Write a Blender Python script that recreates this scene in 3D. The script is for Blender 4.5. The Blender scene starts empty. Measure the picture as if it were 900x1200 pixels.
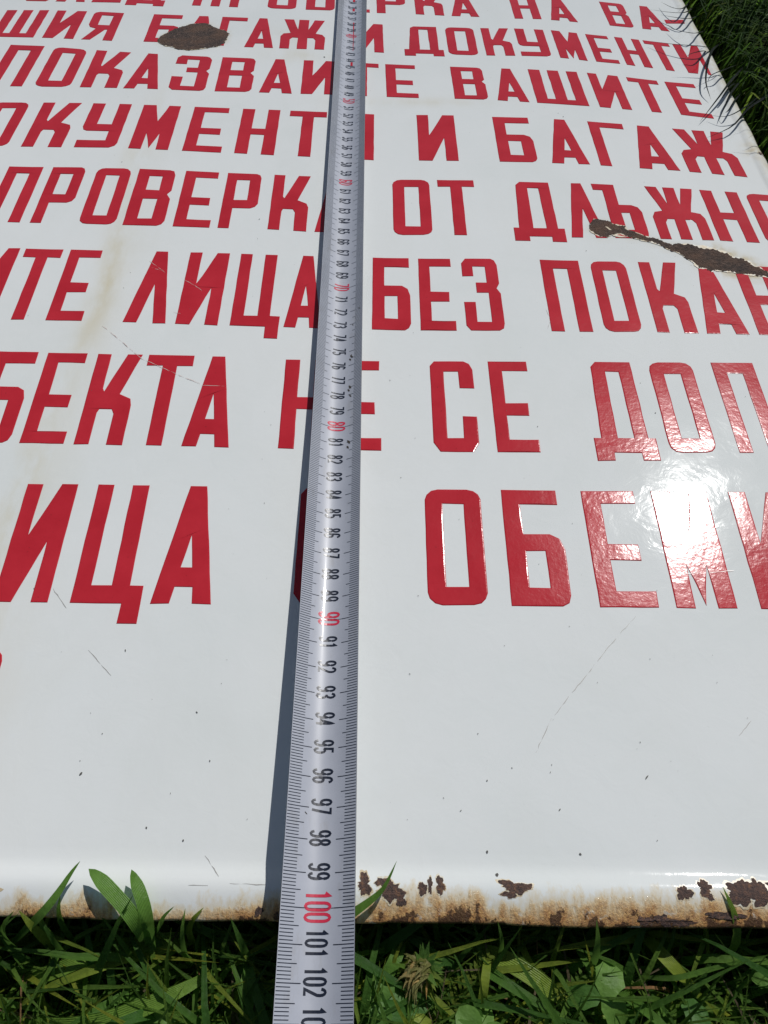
import bpy, bmesh, math, random
import numpy as np
from mathutils import Vector, Matrix
from mathutils.geometry import tessellate_polygon
from mathutils import noise as mnoise
random.seed(4); rng = np.random.default_rng(11)
S = bpy.context.scene; C = S.collection

# ------------------------------------------------------------ camera, sky, sun, exposure
cam = bpy.data.cameras.new('camera'); cam.sensor_fit = 'HORIZONTAL'; cam.sensor_width = 36; cam.lens = 36
cam.clip_start = 0.01; cam.clip_end = 100
co = bpy.data.objects.new('camera', cam); C.objects.link(co); S.camera = co
cr, cu, cb = [[0.9999816,-0.0019184,0.00575],[-0.0017366,0.8181681,0.5749765],[-0.0058075,-0.5749759,0.8181497]]
m = Matrix(((cr[0], cu[0], cb[0], 0), (cr[1], cu[1], cb[1], 0), (cr[2], cu[2], cb[2], .27), (0, 0, 0, 1)))
co.matrix_world = m
S.render.resolution_x = 768; S.render.resolution_y = 1024
SUN = Vector([0.36603,0.54235,0.75622])
w = bpy.data.worlds.new('World'); S.world = w; w.use_nodes = True
wn = w.node_tree; sky = wn.nodes.new('ShaderNodeTexSky'); sky.sky_type = 'NISHITA'; sky.sun_disc = False
sky.sun_elevation = math.asin(SUN.z); sky.sun_rotation = math.atan2(SUN.x, SUN.y)
wn.links.new(sky.outputs[0], wn.nodes['Background'].inputs[0]); wn.nodes['Background'].inputs[1].default_value = .037
sl = bpy.data.lights.new('sun', 'SUN'); sl.energy = 2.85; sl.angle = math.radians(.5); sl.color = (1, .985, .955)
so = bpy.data.objects.new('sun', sl); C.objects.link(so); so.rotation_euler = SUN.to_track_quat('Z', 'Y').to_euler(); so.location = (1, 1, 2)
vs = S.view_settings; vs.view_transform = 'Standard'; vs.look = 'None'; vs.exposure = 0; vs.gamma = 1; vs.use_curve_mapping = False

# ------------------------------------------------------------ helpers
def tag(o, label=None, cat=None, group=None, kind=None):
    if label: o['label'] = label
    if cat: o['category'] = cat
    if group: o['group'] = group
    if kind: o['kind'] = kind
    return o
def empty(name, loc, label, cat, group=None):
    o = bpy.data.objects.new(name, None); C.objects.link(o); o.location = loc; o.empty_display_size = .02
    return tag(o, label, cat, group)
def mesh(name, vs_, fs, mat, parent=None, smooth=False):
    me = bpy.data.meshes.new(name); me.from_pydata([tuple(v) for v in vs_], [], fs); me.materials.append(mat)
    if smooth: me.polygons.foreach_set('use_smooth', [True] * len(me.polygons))
    me.update()
    o = bpy.data.objects.new(name, me); C.objects.link(o)
    if parent is not None: o.parent = parent; o.matrix_parent_inverse = Matrix.Translation(parent.location).inverted()
    return o
class NT:
    def __init__(s, name):
        s.m = bpy.data.materials.new(name); s.m.use_nodes = True; s.t = s.m.node_tree; s.b = s.t.nodes['Principled BSDF']
        s.tc = s.t.nodes.new('ShaderNodeTexCoord').outputs['Object']
    def n(s, ty, **k):
        n = s.t.nodes.new('ShaderNode' + ty)
        for a, v in k.items(): setattr(n, a, v)
        return n
    def put(s, sock, v):
        if isinstance(v, bpy.types.NodeSocket): s.t.links.new(v, sock)
        else:
            if isinstance(v, tuple) and len(v) == 3 and sock.type == 'RGBA': v = (*v, 1)
            sock.default_value = v
    def set(s, **k):
        for a, v in k.items(): s.put(s.b.inputs[a.replace('_', ' ')], v)
    def noise(s, scale, detail=3, rough=.5, vec=None, dist=0):
        n = s.n('TexNoise'); s.put(n.inputs['Vector'], vec or s.tc); n.inputs['Scale'].default_value = scale
        n.inputs['Detail'].default_value = detail; n.inputs['Roughness'].default_value = rough; n.inputs['Distortion'].default_value = dist
        return n.outputs[0]
    def stretch(s, sc):
        n = s.n('Mapping'); s.put(n.inputs['Vector'], s.tc); n.inputs['Scale'].default_value = sc; return n.outputs[0]
    def ramp(s, f, stops, interp='LINEAR'):
        n = s.n('ValToRGB'); s.put(n.inputs[0], f); e = n.color_ramp.elements; n.color_ramp.interpolation = interp
        while len(e) < len(stops): e.new(.5)
        for i, (p, c) in enumerate(stops):
            e[i].position = p; e[i].color = (*c, 1) if isinstance(c, tuple) else (c, c, c, 1)
        return n.outputs[0]
    def mix(s, f, a, b, mode='MIX'):
        n = s.n('MixRGB', blend_type=mode); s.put(n.inputs[0], f); s.put(n.inputs[1], a); s.put(n.inputs[2], b); return n.outputs[0]
    def math(s, op, a, b=0., c=0.):
        n = s.n('Math', operation=op); s.put(n.inputs[0], a); s.put(n.inputs[1], b); s.put(n.inputs[2], c); return n.outputs[0]
    def attr(s, name):
        n = s.n('Attribute'); n.attribute_name = name; return n
    def bump(s, h, dist, strength=1., prev=None):
        n = s.n('Bump'); s.put(n.inputs['Height'], h); n.inputs['Distance'].default_value = dist; n.inputs['Strength'].default_value = strength
        if prev: s.put(n.inputs['Normal'], prev)
        s.put(s.b.inputs['Normal'], n.outputs[0]); return n.outputs[0]

# ------------------------------------------------------------ materials
k = NT('white_enamel')
edge = k.attr('edge').outputs['Fac']; stain = k.attr('stain').outputs['Fac']; stain2 = k.attr('halo').outputs['Fac']
base = k.ramp(k.noise(7, 6, .6, None, .5), [(.3, (.745, .78, .765)), (.5, (.79, .815, .805)), (.7, (.81, .83, .82))])
base = k.mix(k.ramp(k.noise(24, 7, .7, k.stretch((1, .5, 1)), .8), [(.45, 0.), (.75, .13)]), base, (.64, .64, .58))
st = k.math('MULTIPLY', stain, k.ramp(k.noise(60, 5, .6, k.stretch((1, .35, 1))), [(.36, .15), (.62, 1.)]))
base = k.mix(st, base, (.62, .55, .36))
hl = k.math('MULTIPLY', stain2, k.ramp(k.noise(150, 5, .6), [(.35, .15), (.6, 1.)]))
base = k.mix(hl, base, (.60, .50, .30))
# speckle of grime
sp = k.ramp(k.noise(520, 2, .5), [(.0, 1.), (.245, 1.), (.275, 0.), (1., 0.)])
base = k.mix(k.math('MULTIPLY', sp, .05), base, (.25, .24, .2))
# rust creeping up from the rolled edge : edge = 1 at the rim, 0 at 16 mm from it
streak = k.noise(300, 6, .7, k.stretch((1.0, .45, .45))); blot = k.noise(38, 6, .65, k.stretch((1, .6, .6)))
e2 = k.math('ADD', k.math('ADD', edge, k.math('MULTIPLY', k.math('SUBTRACT', streak, .5), .75)), k.math('MULTIPLY', k.math('SUBTRACT', blot, .5), 1.7))
cream = k.ramp(e2, [(.42, 0.), (.68, .75), (.85, .9)])
base = k.mix(cream, base, (.66, .50, .24))
orange = k.ramp(e2, [(.60, 0.), (.86, .75), (1., .92)])
base = k.mix(orange, base, k.ramp(k.noise(900, 4, .7), [(.3, (.20, .075, .025)), (.45, (.40, .17, .055)), (.6, (.62, .33, .10)), (.75, (.70, .50, .27))]))
wh = k.ramp(k.noise(210, 4, .6), [(.60, 0.), (.66, .7)]); base = k.mix(k.math('MULTIPLY', wh, cream), base, (.66, .66, .58))
dark = k.ramp(k.math('ADD', e2, k.math('MULTIPLY', k.math('SUBTRACT', k.noise(260, 4, .6), .5), 1.1)), [(.93, 0.), (1., .85)])
base = k.mix(dark, base, (.045, .022, .014))
ruf = k.math('ADD', k.math('MULTIPLY', orange, .5), k.ramp(k.noise(40, 3), [(.3, .035), (.7, .075)]))
peel = k.noise(85, 4, .55, None, .9)
k.set(Base_Color=base, Roughness=ruf, IOR=1.5, Specular_IOR_Level=.30)
b1 = k.bump(peel, .000095)
b2 = k.bump(k.noise(420, 2, .5), .000012, 1., b1)
k.bump(k.math('MULTIPLY', orange, k.noise(1500, 4, .7)), .0006, 1., b2)
M_WHITE = k.m

k = NT('red_enamel')
base = k.ramp(k.noise(40, 5, .6), [(.3, (.47, .020, .032)), (.7, (.56, .030, .045))])
base = k.mix(k.ramp(k.noise(700, 3, .6), [(.26, .55), (.33, 0.)]), base, (.16, .02, .02))
k.set(Base_Color=base, Roughness=k.ramp(k.noise(30, 4), [(.35, .13), (.65, .18)]), IOR=1.48, Specular_IOR_Level=.22)
b1 = k.bump(k.noise(62, 3, .5, None, .6), .00014)
k.bump(k.noise(430, 4, .6), .000058, 1., b1)
M_RED = k.m

k = NT('rusted_steel')
base = k.ramp(k.noise(420, 7, .75), [(.32, (.022, .014, .012)), (.5, (.075, .048, .038)), (.60, (.135, .085, .065)), (.72, (.27, .18, .14))])
base = k.mix(k.ramp(k.noise(75, 4, .6), [(.42, 0.), (.62, .7)]), base, (.150, .080, .048))
base = k.mix(k.ramp(k.noise(50, 3, .6, k.stretch((1, 1, 1)), 1.), [(.5, 0.), (.7, .6)]), base, (.035, .024, .022))
k.set(Base_Color=base, Roughness=.7, IOR=1.4)
k.bump(k.noise(1000, 5, .7), .0016)
M_RUST = k.m
k = NT('brown_rust_spot')
k.set(Base_Color=k.ramp(k.noise(800, 5, .7), [(.3, (.030, .02, .018)), (.45, (.075, .045, .038)), (.58, (.13, .07, .05)), (.75, (.30, .14, .05))]), Roughness=.65)
k.bump(k.noise(1600, 4, .7), .0006)
M_RUST2 = k.m
k = NT('chipped_enamel_rim')
k.set(Base_Color=k.ramp(k.noise(350, 5, .7), [(.3, (.46, .33, .19)), (.5, (.66, .56, .38)), (.62, (.72, .72, .66))]), Roughness=.35)
M_RIM = k.m
k = NT('dark_scratch'); k.set(Base_Color=(.10, .095, .085), Roughness=.6); M_SCR = k.m
k = NT('fine_grey_scratch'); k.set(Base_Color=(.40, .39, .37), Roughness=.5); M_SCRF = k.m
k = NT('pale_scratch'); k.set(Base_Color=(.64, .50, .46), Roughness=.3); M_SCRL = k.m

k = NT('tape_paint')
k.set(Base_Color=k.mix(k.ramp(k.noise(170, 6, .7, k.stretch((1, .35, 1))), [(.55, 0.), (.8, .4)]), k.ramp(k.noise(60, 5, .6), [(.3, (.41, .43, .49)), (.7, (.47, .49, .55))]), (.26, .23, .17)), Roughness=.42, Metallic=0., Coat_Weight=1., Coat_Roughness=.055)
k.bump(k.noise(400, 3, .5), .000006)
M_TAPE = k.m
k = NT('tape_black_print'); k.set(Base_Color=(.012, .016, .03), Roughness=.3, Coat_Weight=1., Coat_Roughness=.06); M_INK = k.m
k = NT('tape_red_print'); k.set(Base_Color=(.62, .03, .07), Roughness=.3, Coat_Weight=1., Coat_Roughness=.06); M_INKR = k.m
k = NT('dried_mud'); k.set(Base_Color=(.05, .04, .03), Roughness=.8); M_MUD = k.m

def leaf_mat(name, c1, c2, trans=.35, rough=.42, spec=.4):
    k = NT(name)
    tone = k.attr('tone').outputs['Fac']; acr = k.attr('across').outputs['Fac']
    base = k.ramp(tone, [(0., c1), (.75, c2), (1., (c2[0] * 2.0, c2[1] * 1.25, c2[2] * .9))])
    rib = k.math('SINE', k.math('MULTIPLY', acr, 30.))
    base = k.mix(k.math('MULTIPLY_ADD', rib, .07, .12), base, tuple(v * .45 for v in c1))
    base = k.mix(k.ramp(k.noise(300, 4, .6), [(.4, .0), (.75, .35)]), base, tuple(v * .55 for v in c1))
    k.set(Base_Color=base, Roughness=rough, IOR=1.42, Specular_IOR_Level=spec)
    bb = k.bump(rib, .00006)
    k.bump(k.noise(500, 3, .5), .0004, 1., bb)
    tr = k.n('BsdfTranslucent'); k.put(tr.inputs[0], k.mix(.5, base, tuple(min(1, v * 1.3) for v in c2)))
    mx = k.n('MixShader'); mx.inputs[0].default_value = trans
    k.t.links.new(k.b.outputs[0], mx.inputs[1]); k.t.links.new(tr.outputs[0], mx.inputs[2])
    k.t.links.new(mx.outputs[0], k.t.nodes['Material Output'].inputs[0])
    return k.m
M_GRASS = leaf_mat('grass_leaf', (.065, .160, .028), (.220, .390, .060), .42)
M_BROAD = leaf_mat('broad_grass_leaf', (.065, .175, .034), (.190, .370, .065), .42, .36)
M_DARKG = leaf_mat('shaded_grass_leaf', (.022, .065, .012), (.10, .21, .03), .4, .55, .25)  # darker copy of the grass green, shade between the dense blades painted in
M_WEED = leaf_mat('weed_leaf', (.075, .20, .04), (.22, .40, .08), .42, .5)
M_PETAL = leaf_mat('withered_petal', (.28, .30, .07), (.60, .56, .26), .3, .6)
M_STRAW = leaf_mat('dry_straw', (.20, .15, .09), (.34, .28, .17), .25, .6)
M_SHADEB = leaf_mat('blade_and_shadow_strand', (.008, .013, .012), (.016, .024, .020), .1, .5, .2)  # cast-shadow tone painted on strands that stand for blades and their shadows
k = NT('soil'); k.set(Base_Color=k.ramp(k.noise(120, 6, .7), [(.3, (.020, .014, .009)), (.55, (.06, .045, .028)), (.75, (.14, .11, .07))]), Roughness=.95)
k.bump(k.noise(300, 5, .7), .003); M_SOIL = k.m

# ------------------------------------------------------------ ground
GZ = -.042
n = 90; xs = np.sign(np.linspace(-1, 1, n)) * np.abs(np.linspace(-1, 1, n)) ** 2.2 * 6
vv = []; ff = []
for j in range(n):
    for i in range(n):
        x, y = xs[i], xs[j] + .4
        vv.append((x, y, GZ + .006 * mnoise.noise(Vector((x * 9, y * 9, 0)))))
for j in range(n - 1):
    for i in range(n - 1): a = j * n + i; ff.append((a, a + 1, a + n + 1, a + n))
g = mesh('ground', vv, ff, M_SOIL, None, True); tag(g, kind='structure')

# ------------------------------------------------------------ the enamel sign
SX0, SX1, SY0, SY1 = -.45, .2495, .0335, 1.034
def slope_profile():
    # height of the plate as one walks out towards the front rim; starts flat, rises in a bead, rolls over
    pts = []; s = 0.; z = 0.; ds = .00025
    keys = [(0, 0), (.0034, 4), (.0055, 12), (.0070, 17), (.0090, 15), (.0104, 8), (.0118, 0), (.0135, -8), (.016, -15), (.0190, -20), (.0206, -28), (.0209, -60), (.0212, -80)]
    ks, ka = zip(*keys)
    while s < .0212:
        z += ds * math.tan(math.radians(float(np.interp(s, ks, ka)))); s += ds; pts.append((s, z))
    return pts
PROF = slope_profile()
RIM = .0212
PS = [p[0] for p in PROF]; PZ = [p[1] for p in PROF]
def zfront(y):                       # y distance measured from the rim
    s = RIM - (y - SY0)
    return 0. if s <= 0 else float(np.interp(s, PS, PZ))
def zside(d):                        # small rolled side rim, d = distance from rim
    if d >= .012: return 0.
    u = 1 - d / .012
    return .0008 * math.sin(min(u, .6) / .6 * math.pi) - (0 if u < .5 else .006 * ((u - .5) / .5) ** 2.5)
def yshift(x, y): return -.0155 * x * min(1, max(0, (SY0 + .05 - y) / .03)) - .0006
def surf(x, y):
    y = y - yshift(x, y)
    return zfront(y) + zside(min(SX1 - x, x - SX0)) + zside(SY1 - y)
sign = empty('enamel_sign', (-.1, .53, -.03), 'white enamel sign with red Cyrillic capitals and rusty bottom rim, lying on the grass', 'sign')
xs = np.unique(np.concatenate([np.arange(SX0, SX1, .0022), np.linspace(SX1 - .012, SX1, 12), np.linspace(SX0, SX0 + .012, 12)]))
ys = np.unique(np.concatenate([np.linspace(SY0, SY0 + .0225, 60), np.arange(SY0 + .0235, SY1 - .012, .0045), np.linspace(SY1 - .012, SY1, 10)]))
zf = np.array([zfront(y) for y in ys]); zt = np.array([zside(SY1 - y) for y in ys]); zs = np.array([zside(min(SX1 - x, x - SX0)) for x in xs])
X, Y = np.meshgrid(xs, ys); Z = (zf + zt)[:, None] + zs[None, :]
wx = np.array([.0016 * mnoise.noise(Vector((y * 16, 3, 0))) + .0010 * mnoise.noise(Vector((y * 55, 9, 0))) for y in ys])
Y = Y + (-.0155 * X * np.clip((SY0 + .05 - Y) / .03, 0, 1) - .0006 * (Y < SY0 + .03))
wr = np.clip((X - (SX1 - .03)) / .03, 0, 1); X2 = X + wr * wx[:, None]     # slightly battered right rim
Y = Y + np.clip((SY0 + .02 - Y) / .02, 0, 1) * np.array([.0007 * mnoise.noise(Vector((x * 22, 1, 0))) + .00035 * mnoise.noise(Vector((x * 120, 5, 0))) for x in xs])[None, :]
nx, ny = len(xs), len(ys)
V = np.stack([X2, Y, Z], -1).reshape(-1, 3)
idx = np.arange(nx * ny).reshape(ny, nx)
Fq = np.stack([idx[:-1, :-1], idx[:-1, 1:], idx[1:, 1:], idx[1:, :-1]], -1).reshape(-1, 4)
# skirt (turned-down flange) round the border
border = list(idx[0, :]) + list(idx[1:, -1]) + list(idx[-1, -2::-1]) + list(idx[-2:0:-1, 0])
nb = len(border); low = V[border].copy(); low[:, 2] = -.026; low[:, 0] += np.sign(-.1 - low[:, 0]) * .004 * (np.minimum(abs(low[:, 0] - SX0), abs(low[:, 0] - SX1)) < .004); low[:, 1] += np.sign(.5 - low[:, 1]) * .006 * (np.minimum(abs(low[:, 1] - SY0), abs(low[:, 1] - SY1)) < .01)
V = np.vstack([V, low]); k0 = nx * ny
Fq = [tuple(int(a) for a in f) for f in Fq] + [(int(border[i]), k0 + i, k0 + (i + 1) % nb, int(border[(i + 1) % nb])) for i in range(nb)]
plate = mesh('plate', V, Fq, M_WHITE, sign, True)
# attributes: edge closeness, brown water streak, halo round the chips
def seg_d(px, py, poly):
    d = 1e9
    for (x0, y0), (x1, y1) in zip(poly, poly[1:]):
        vx, vy = x1 - x0, y1 - y0; L = vx * vx + vy * vy + 1e-12
        t = np.clip(((px - x0) * vx + (py - y0) * vy) / L, 0, 1)
        d = np.minimum(d, np.hypot(px - x0 - t * vx, py - y0 - t * vy))
    return d
CHIP_A = [[-0.168,0.6249],[-0.1657,0.6315],[-0.1607,0.6381],[-0.1546,0.6439],[-0.1483,0.6488],[-0.1425,0.6514],[-0.1374,0.652],[-0.1328,0.6509],[-0.1287,0.6461],[-0.1229,0.6414],[-0.1173,0.6386],[-0.115,0.6339],[-0.116,0.6274],[-0.1168,0.6191],[-0.1213,0.6139],[-0.1285,0.6108],[-0.1383,0.6084],[-0.1468,0.6088],[-0.1549,0.6123],[-0.1623,0.6158],[-0.1662,0.6194]]
CHIP_B = [[0.1217,0.3903],[0.1231,0.3953],[0.1258,0.4004],[0.1311,0.3994],[0.1366,0.3954],[0.1431,0.394],[0.143,0.3904],[0.1495,0.3865],[0.156,0.3826],[0.1624,0.3787],[0.1666,0.3759],[0.1727,0.3769],[0.1807,0.375],[0.1896,0.3726],[0.1959,0.3694],[0.1994,0.3647],[0.2057,0.3619],[0.2079,0.3573],[0.2118,0.3546],[0.2145,0.3519],[0.2209,0.3502],[0.2258,0.3471],[0.2198,0.3464],[0.2132,0.3474],[0.2091,0.3492],[0.2024,0.3501],[0.1969,0.3509],[0.1904,0.3527],[0.1849,0.3536],[0.1832,0.3518],[0.1807,0.3554],[0.1772,0.3553],[0.175,0.3608],[0.1713,0.3655],[0.1687,0.3692],[0.1633,0.372],[0.1584,0.3768],[0.153,0.3797],[0.1486,0.3816],[0.1429,0.3835],[0.1386,0.3864],[0.1348,0.3852],[0.1308,0.3828],[0.1267,0.3834],[0.1241,0.3863]]
vx, vy = V[:, 0], V[:, 1]
ey = vy - (-.0155 * vx - .0006); ea = np.clip(1 - (ey - SY0) / .0165, 0, 1) * .92
er = np.clip(1 - (SX1 - vx) / .006, 0, 1) * .72 * (vy > .3)
far = np.clip((vx + .02) * 2.2, -.13, .10)
ea = np.where(ea > 0, ea + far * np.clip(ea * 3, 0, 1), 0)
edge = np.maximum(ea, er)
sx = -.152 + .004 * np.sin(vy * 23)
stn = np.exp(-((vx - sx) / .0065) ** 2) * np.clip((.56 - vy) * 6, 0, 1) * (.42 + .18 * np.sin(vy * 41)) + np.exp(-((vx - sx - .006) / .018) ** 2) * .13 * np.clip((.66 - vy) * 6, 0, 1)
stn += .30 * np.exp(-((vx + .188) / .006) ** 2) * np.exp(-((vy - .19) / .06) ** 2)
stn += .30 * np.exp(-((vx + .055) / .03) ** 2 - ((vy - .60) / .010) ** 2) + .3 * np.exp(-((vx - .03) / .05) ** 2 - ((vy - .535) / .006) ** 2)
stn += .3 * np.exp(-((vx + .07) / .012) ** 2 - ((vy - .63) / .02) ** 2)
dB = seg_d(vx, vy, CHIP_B + CHIP_B[:1]); dA = seg_d(vx, vy, CHIP_A + CHIP_A[:1])
halo = np.clip(1 - dB / .008, 0, 1) * .75 * (vx > .19) + np.clip(1 - dB / .004, 0, 1) * .3 + np.clip(1 - dA / .004, 0, 1) * .35
halo += .6 * np.exp(-((vx - .2395) / .006) ** 2 - ((vy - .475) / .008) ** 2) + .75 * np.clip(1 - (SX1 - vx) / .013, 0, 1) * (vy > .3)
me = plate.data
for nm, arr in (('edge', edge), ('stain', np.clip(stn, 0, 1)), ('halo', np.clip(halo, 0, 1))):
    a = me.attributes.new(nm, 'FLOAT', 'POINT'); a.data.foreach_set('value', arr.astype(np.float32))

# ---- letter shapes, each in a unit box: (outline, holes)
def rr(x0, y0, x1, y1, rx, ry, n=3):
    o = []
    for cx, cy, a0 in ((x1 - rx, y0 + ry, -90), (x1 - rx, y1 - ry, 0), (x0 + rx, y1 - ry, 90), (x0 + rx, y0 + ry, 180)):
        for i in range(n + 1):
            a = math.radians(a0 + 90 * i / n); o.append((cx + rx * math.cos(a), cy + ry * math.sin(a)))
    return o
def box(a, b, c, d): return [(a, b), (c, b), (c, d), (a, d)]
G = {
 'О': (rr(0, 0, 1, 1, .24, .10), [box(.32, .15, .69, .86)]),
 'П': ([(0, 0), (.32, 0), (.32, .87), (.67, .87), (.67, 0), (1, 0), (1, 1), (0, 1)], []),
 'Р': ([(0, 0), (.31, 0), (.31, .35), (.80, .35), (.93, .38), (1, .44), (1, .92), (.95, .98), (.85, 1), (0, 1)], [box(.31, .50, .67, .87)]),
 'В': ([(0, 0), (.84, 0), (.95, .03), (1, .09), (1, .47), (.90, .555), (.98, .62), (.98, .91), (.93, .98), (.82, 1), (0, 1)], [box(.32, .12, .67, .46), box(.32, .62, .66, .87)]),
 'Е': ([(0, 0), (1, 0), (1, .13), (.33, .13), (.33, .38), (.86, .38), (.86, .52), (.33, .52), (.33, .88), (.96, .88), (.96, 1), (0, 1)], []),
 'К': ([(0, 0), (.31, 0), (.31, .33), (.35, .37), (.60, .37), (.66, .32), (.66, 0), (1, 0), (1, .42), (.95, .49), (.70, .54), (1, 1), (.67, 1), (.34, .56), (.31, .60), (.31, 1), (0, 1)], []),
 'А': ([(0, 0), (.32, 0), (.37, .13), (.65, .13), (.69, 0), (1, 0), (.65, 1), (.35, 1)], [[(.42, .29), (.60, .29), (.51, .56)]]),
 'И': ([(0, 0), (.34, 0), (.69, .49), (.69, 0), (1, 0), (1, 1), (.68, 1), (.31, .54), (.31, 1), (0, 1)], []),
 'Т': ([(.34, 0), (.66, 0), (.66, .87), (1, .87), (1, 1), (0, 1), (0, .87), (.34, .87)], []),
 'Н': ([(0, 0), (.33, 0), (.33, .42), (.67, .42), (.67, 0), (1, 0), (1, 1), (.67, 1), (.67, .56), (.33, .56), (.33, 1), (0, 1)], []),
 'М': ([(0, 0), (.32, 0), (.33, .35), (.50, .02), (.66, .35), (.68, 0), (1, 0), (1, 1), (.68, 1), (.51, .63), (.34, 1), (0, 1)], []),
 'Ш': ([(0, 0), (1, 0), (1, 1), (.77, 1), (.77, .14), (.62, .14), (.62, 1), (.39, 1), (.39, .14), (.24, .14), (.24, 1), (0, 1)], []),
 'Ц': ([(0, 0), (.90, 0), (.90, -.15), (1.25, -.15), (1.25, .14), (1, .14), (1, 1), (.67, 1), (.67, .14), (.32, .14), (.32, 1), (0, 1)], []),
 'У': ([(0, 0), (.84, 0), (.96, .04), (1, .10), (1, 1), (.68, 1), (.68, .52), (.33, .52), (.33, 1), (0, 1), (0, .46), (.04, .39), (.14, .36), (.68, .36), (.68, .16), (0, .16)], []),
 'Г': ([(0, 0), (.32, 0), (.32, .87), (1, .87), (1, 1), (0, 1)], []),
 'Б': ([(0, 0), (.84, 0), (.95, .03), (1, .09), (1, .47), (.94, .56), (.78, .60), (.32, .60), (.32, .86), (.98, .86), (.98, 1), (0, 1)], [box(.33, .15, .66, .45)]),
 'Д': ([(0, -.08), (.29, -.08), (.29, 0), (.72, 0), (.72, -.08), (1, -.08), (1, .15), (.88, .15), (.88, 1), (.28, 1), (.19, .94), (.12, .15), (0, .15)], [[(.40, .15), (.655, .15), (.64, .88), (.42, .88)]]),
 'С': ([(.14, 0), (.86, 0), (1, .09), (1, .37), (.67, .37), (.67, .14), (.32, .14), (.32, .87), (.65, .87), (.65, .68), (1, .68), (.99, .90), (.92, .97), (.80, 1), (.10, 1), (.0, .94), (0, .09)], []),
 'З': ([(.12, 0), (.85, 0), (.96, .03), (1, .10), (1, .50), (.90, .575), (.98, .64), (.98, .91), (.92, .98), (.82, 1), (.12, 1), (0, .93), (0, .74), (.31, .74), (.31, .88), (.64, .88), (.64, .65), (.35, .65), (.35, .51), (.67, .51), (.67, .12), (.31, .12), (.31, .38), (0, .38), (0, .07)], []),
 'Ж': ([(0, 0), (.22, 0), (.22, .31), (.27, .37), (.39, .37), (.39, 0), (.61, 0), (.61, .37), (.73, .37), (.78, .31), (.78, 0), (1, 0), (1, .41), (.94, .50), (.78, .53), (.97, 1), (.74, 1), (.62, .66), (.62, 1), (.38, 1), (.38, .66), (.26, 1), (.03, 1), (.22, .53), (.06, .50), (0, .41)], []),
 'Ъ': ([(.22, 0), (.86, 0), (.97, .04), (1, .10), (1, .48), (.94, .57), (.80, .61), (.52, .61), (.52, 1), (0, 1), (0, .88), (.22, .88)], [box(.52, .15, .70, .46)]),
 'Я': ([(0, 0), (.28, 0), (.62, .37), (.69, .37), (.69, 0), (1, 0), (1, 1), (.18, 1), (.05, .96), (0, .90), (0, .53), (.08, .44), (.30, .39)], [box(.31, .53, .69, .87)]),
 'Л': ([(0, 0), (.32, 0), (.52, .52), (.69, 0), (1, 0), (.65, 1), (.35, 1)], []),
 '-': (box(0, .32, 1, .48), []),
}
G['Й'] = G['И']
LH = .00022
def letter(ch, c):
    (ax, ay, bx, by, cx_, cy_, dx, dy) = c
    def mp(u, v):
        return ((1 - u) * ((1 - v) * ax + v * dx) + u * ((1 - v) * bx + v * cx_), (1 - u) * ((1 - v) * ay + v * dy) + u * ((1 - v) * by + v * cy_))
    out, holes = G[ch]; j = lambda: random.uniform(-.006, .006)
    loops = []
    for lp in [out] + holes:
        lp = [(u + j(), v + j() * .5) for u, v in lp]
        # subtle hand-cut wobble: every long edge gets points in between
        q = []
        for a, b in zip(lp, lp[1:] + lp[:1]):
            q.append(a); L = math.hypot((b[0] - a[0]) * .022, (b[1] - a[1]) * .058); kx = int(L / .007)
            for i in range(1, kx): t = i / kx; q.append((a[0] + (b[0] - a[0]) * t + random.uniform(-.005, .005), a[1] + (b[1] - a[1]) * t + random.uniform(-.002, .002)))
        loops.append([mp(*p) for p in q])
    flat = [Vector((x, y, 0)) for lp in loops for x, y in lp]
    tris = tessellate_polygon([[Vector((x, y, 0)) for x, y in lp] for lp in loops])
    nf = len(flat)
    # rim of each fired letter: steep foot, then a gentle shoulder up to the flat top
    top = []; mid = []; bot = []; o = 0; faces = []; sh = random.uniform(.00002, .00007) if ay < .3 else .000015
    for li, lp in enumerate(loops):
        n_ = len(lp)
        area = sum(lp[i][0] * lp[(i + 1) % n_][1] - lp[(i + 1) % n_][0] * lp[i][1] for i in range(n_))
        sg = (1 if area > 0 else -1) * (1 if li == 0 else -1)
        for i in range(n_):
            p0, p1, p2 = lp[i - 1], lp[i], lp[(i + 1) % n_]
            tx, ty = p2[0] - p0[0], p2[1] - p0[1]; L = math.hypot(tx, ty) + 1e-9
            nxn, nyn = -ty / L * sg, tx / L * sg
            top.append((p1[0] + nxn * .00062, p1[1] + nyn * .00062)); mid.append((p1[0] + nxn * .00028, p1[1] + nyn * .00028)); bot.append(p1)
            a, b = o + i, o + (i + 1) % n_
            faces += [(nf + a, nf + b, b, a), (2 * nf + a, 2 * nf + b, nf + b, nf + a)]
        o += n_
    vs_ = [(x, y, LH) for x, y in top] + [(x, y, LH - sh) for x, y in mid] + [(x, y, -.00005) for x, y in bot]
    fs = [tuple(t) for t in tris] + faces
    ob = mesh('letter', vs_, fs, M_RED, sign)
    bm = bmesh.new(); bm.from_mesh(ob.data); bmesh.ops.recalc_face_normals(bm, faces=bm.faces)
    if sum(f.normal.z for f in bm.faces) < 0: bmesh.ops.reverse_faces(bm, faces=bm.faces)
    bm.to_mesh(ob.data); bm.free()
    return ob
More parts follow.
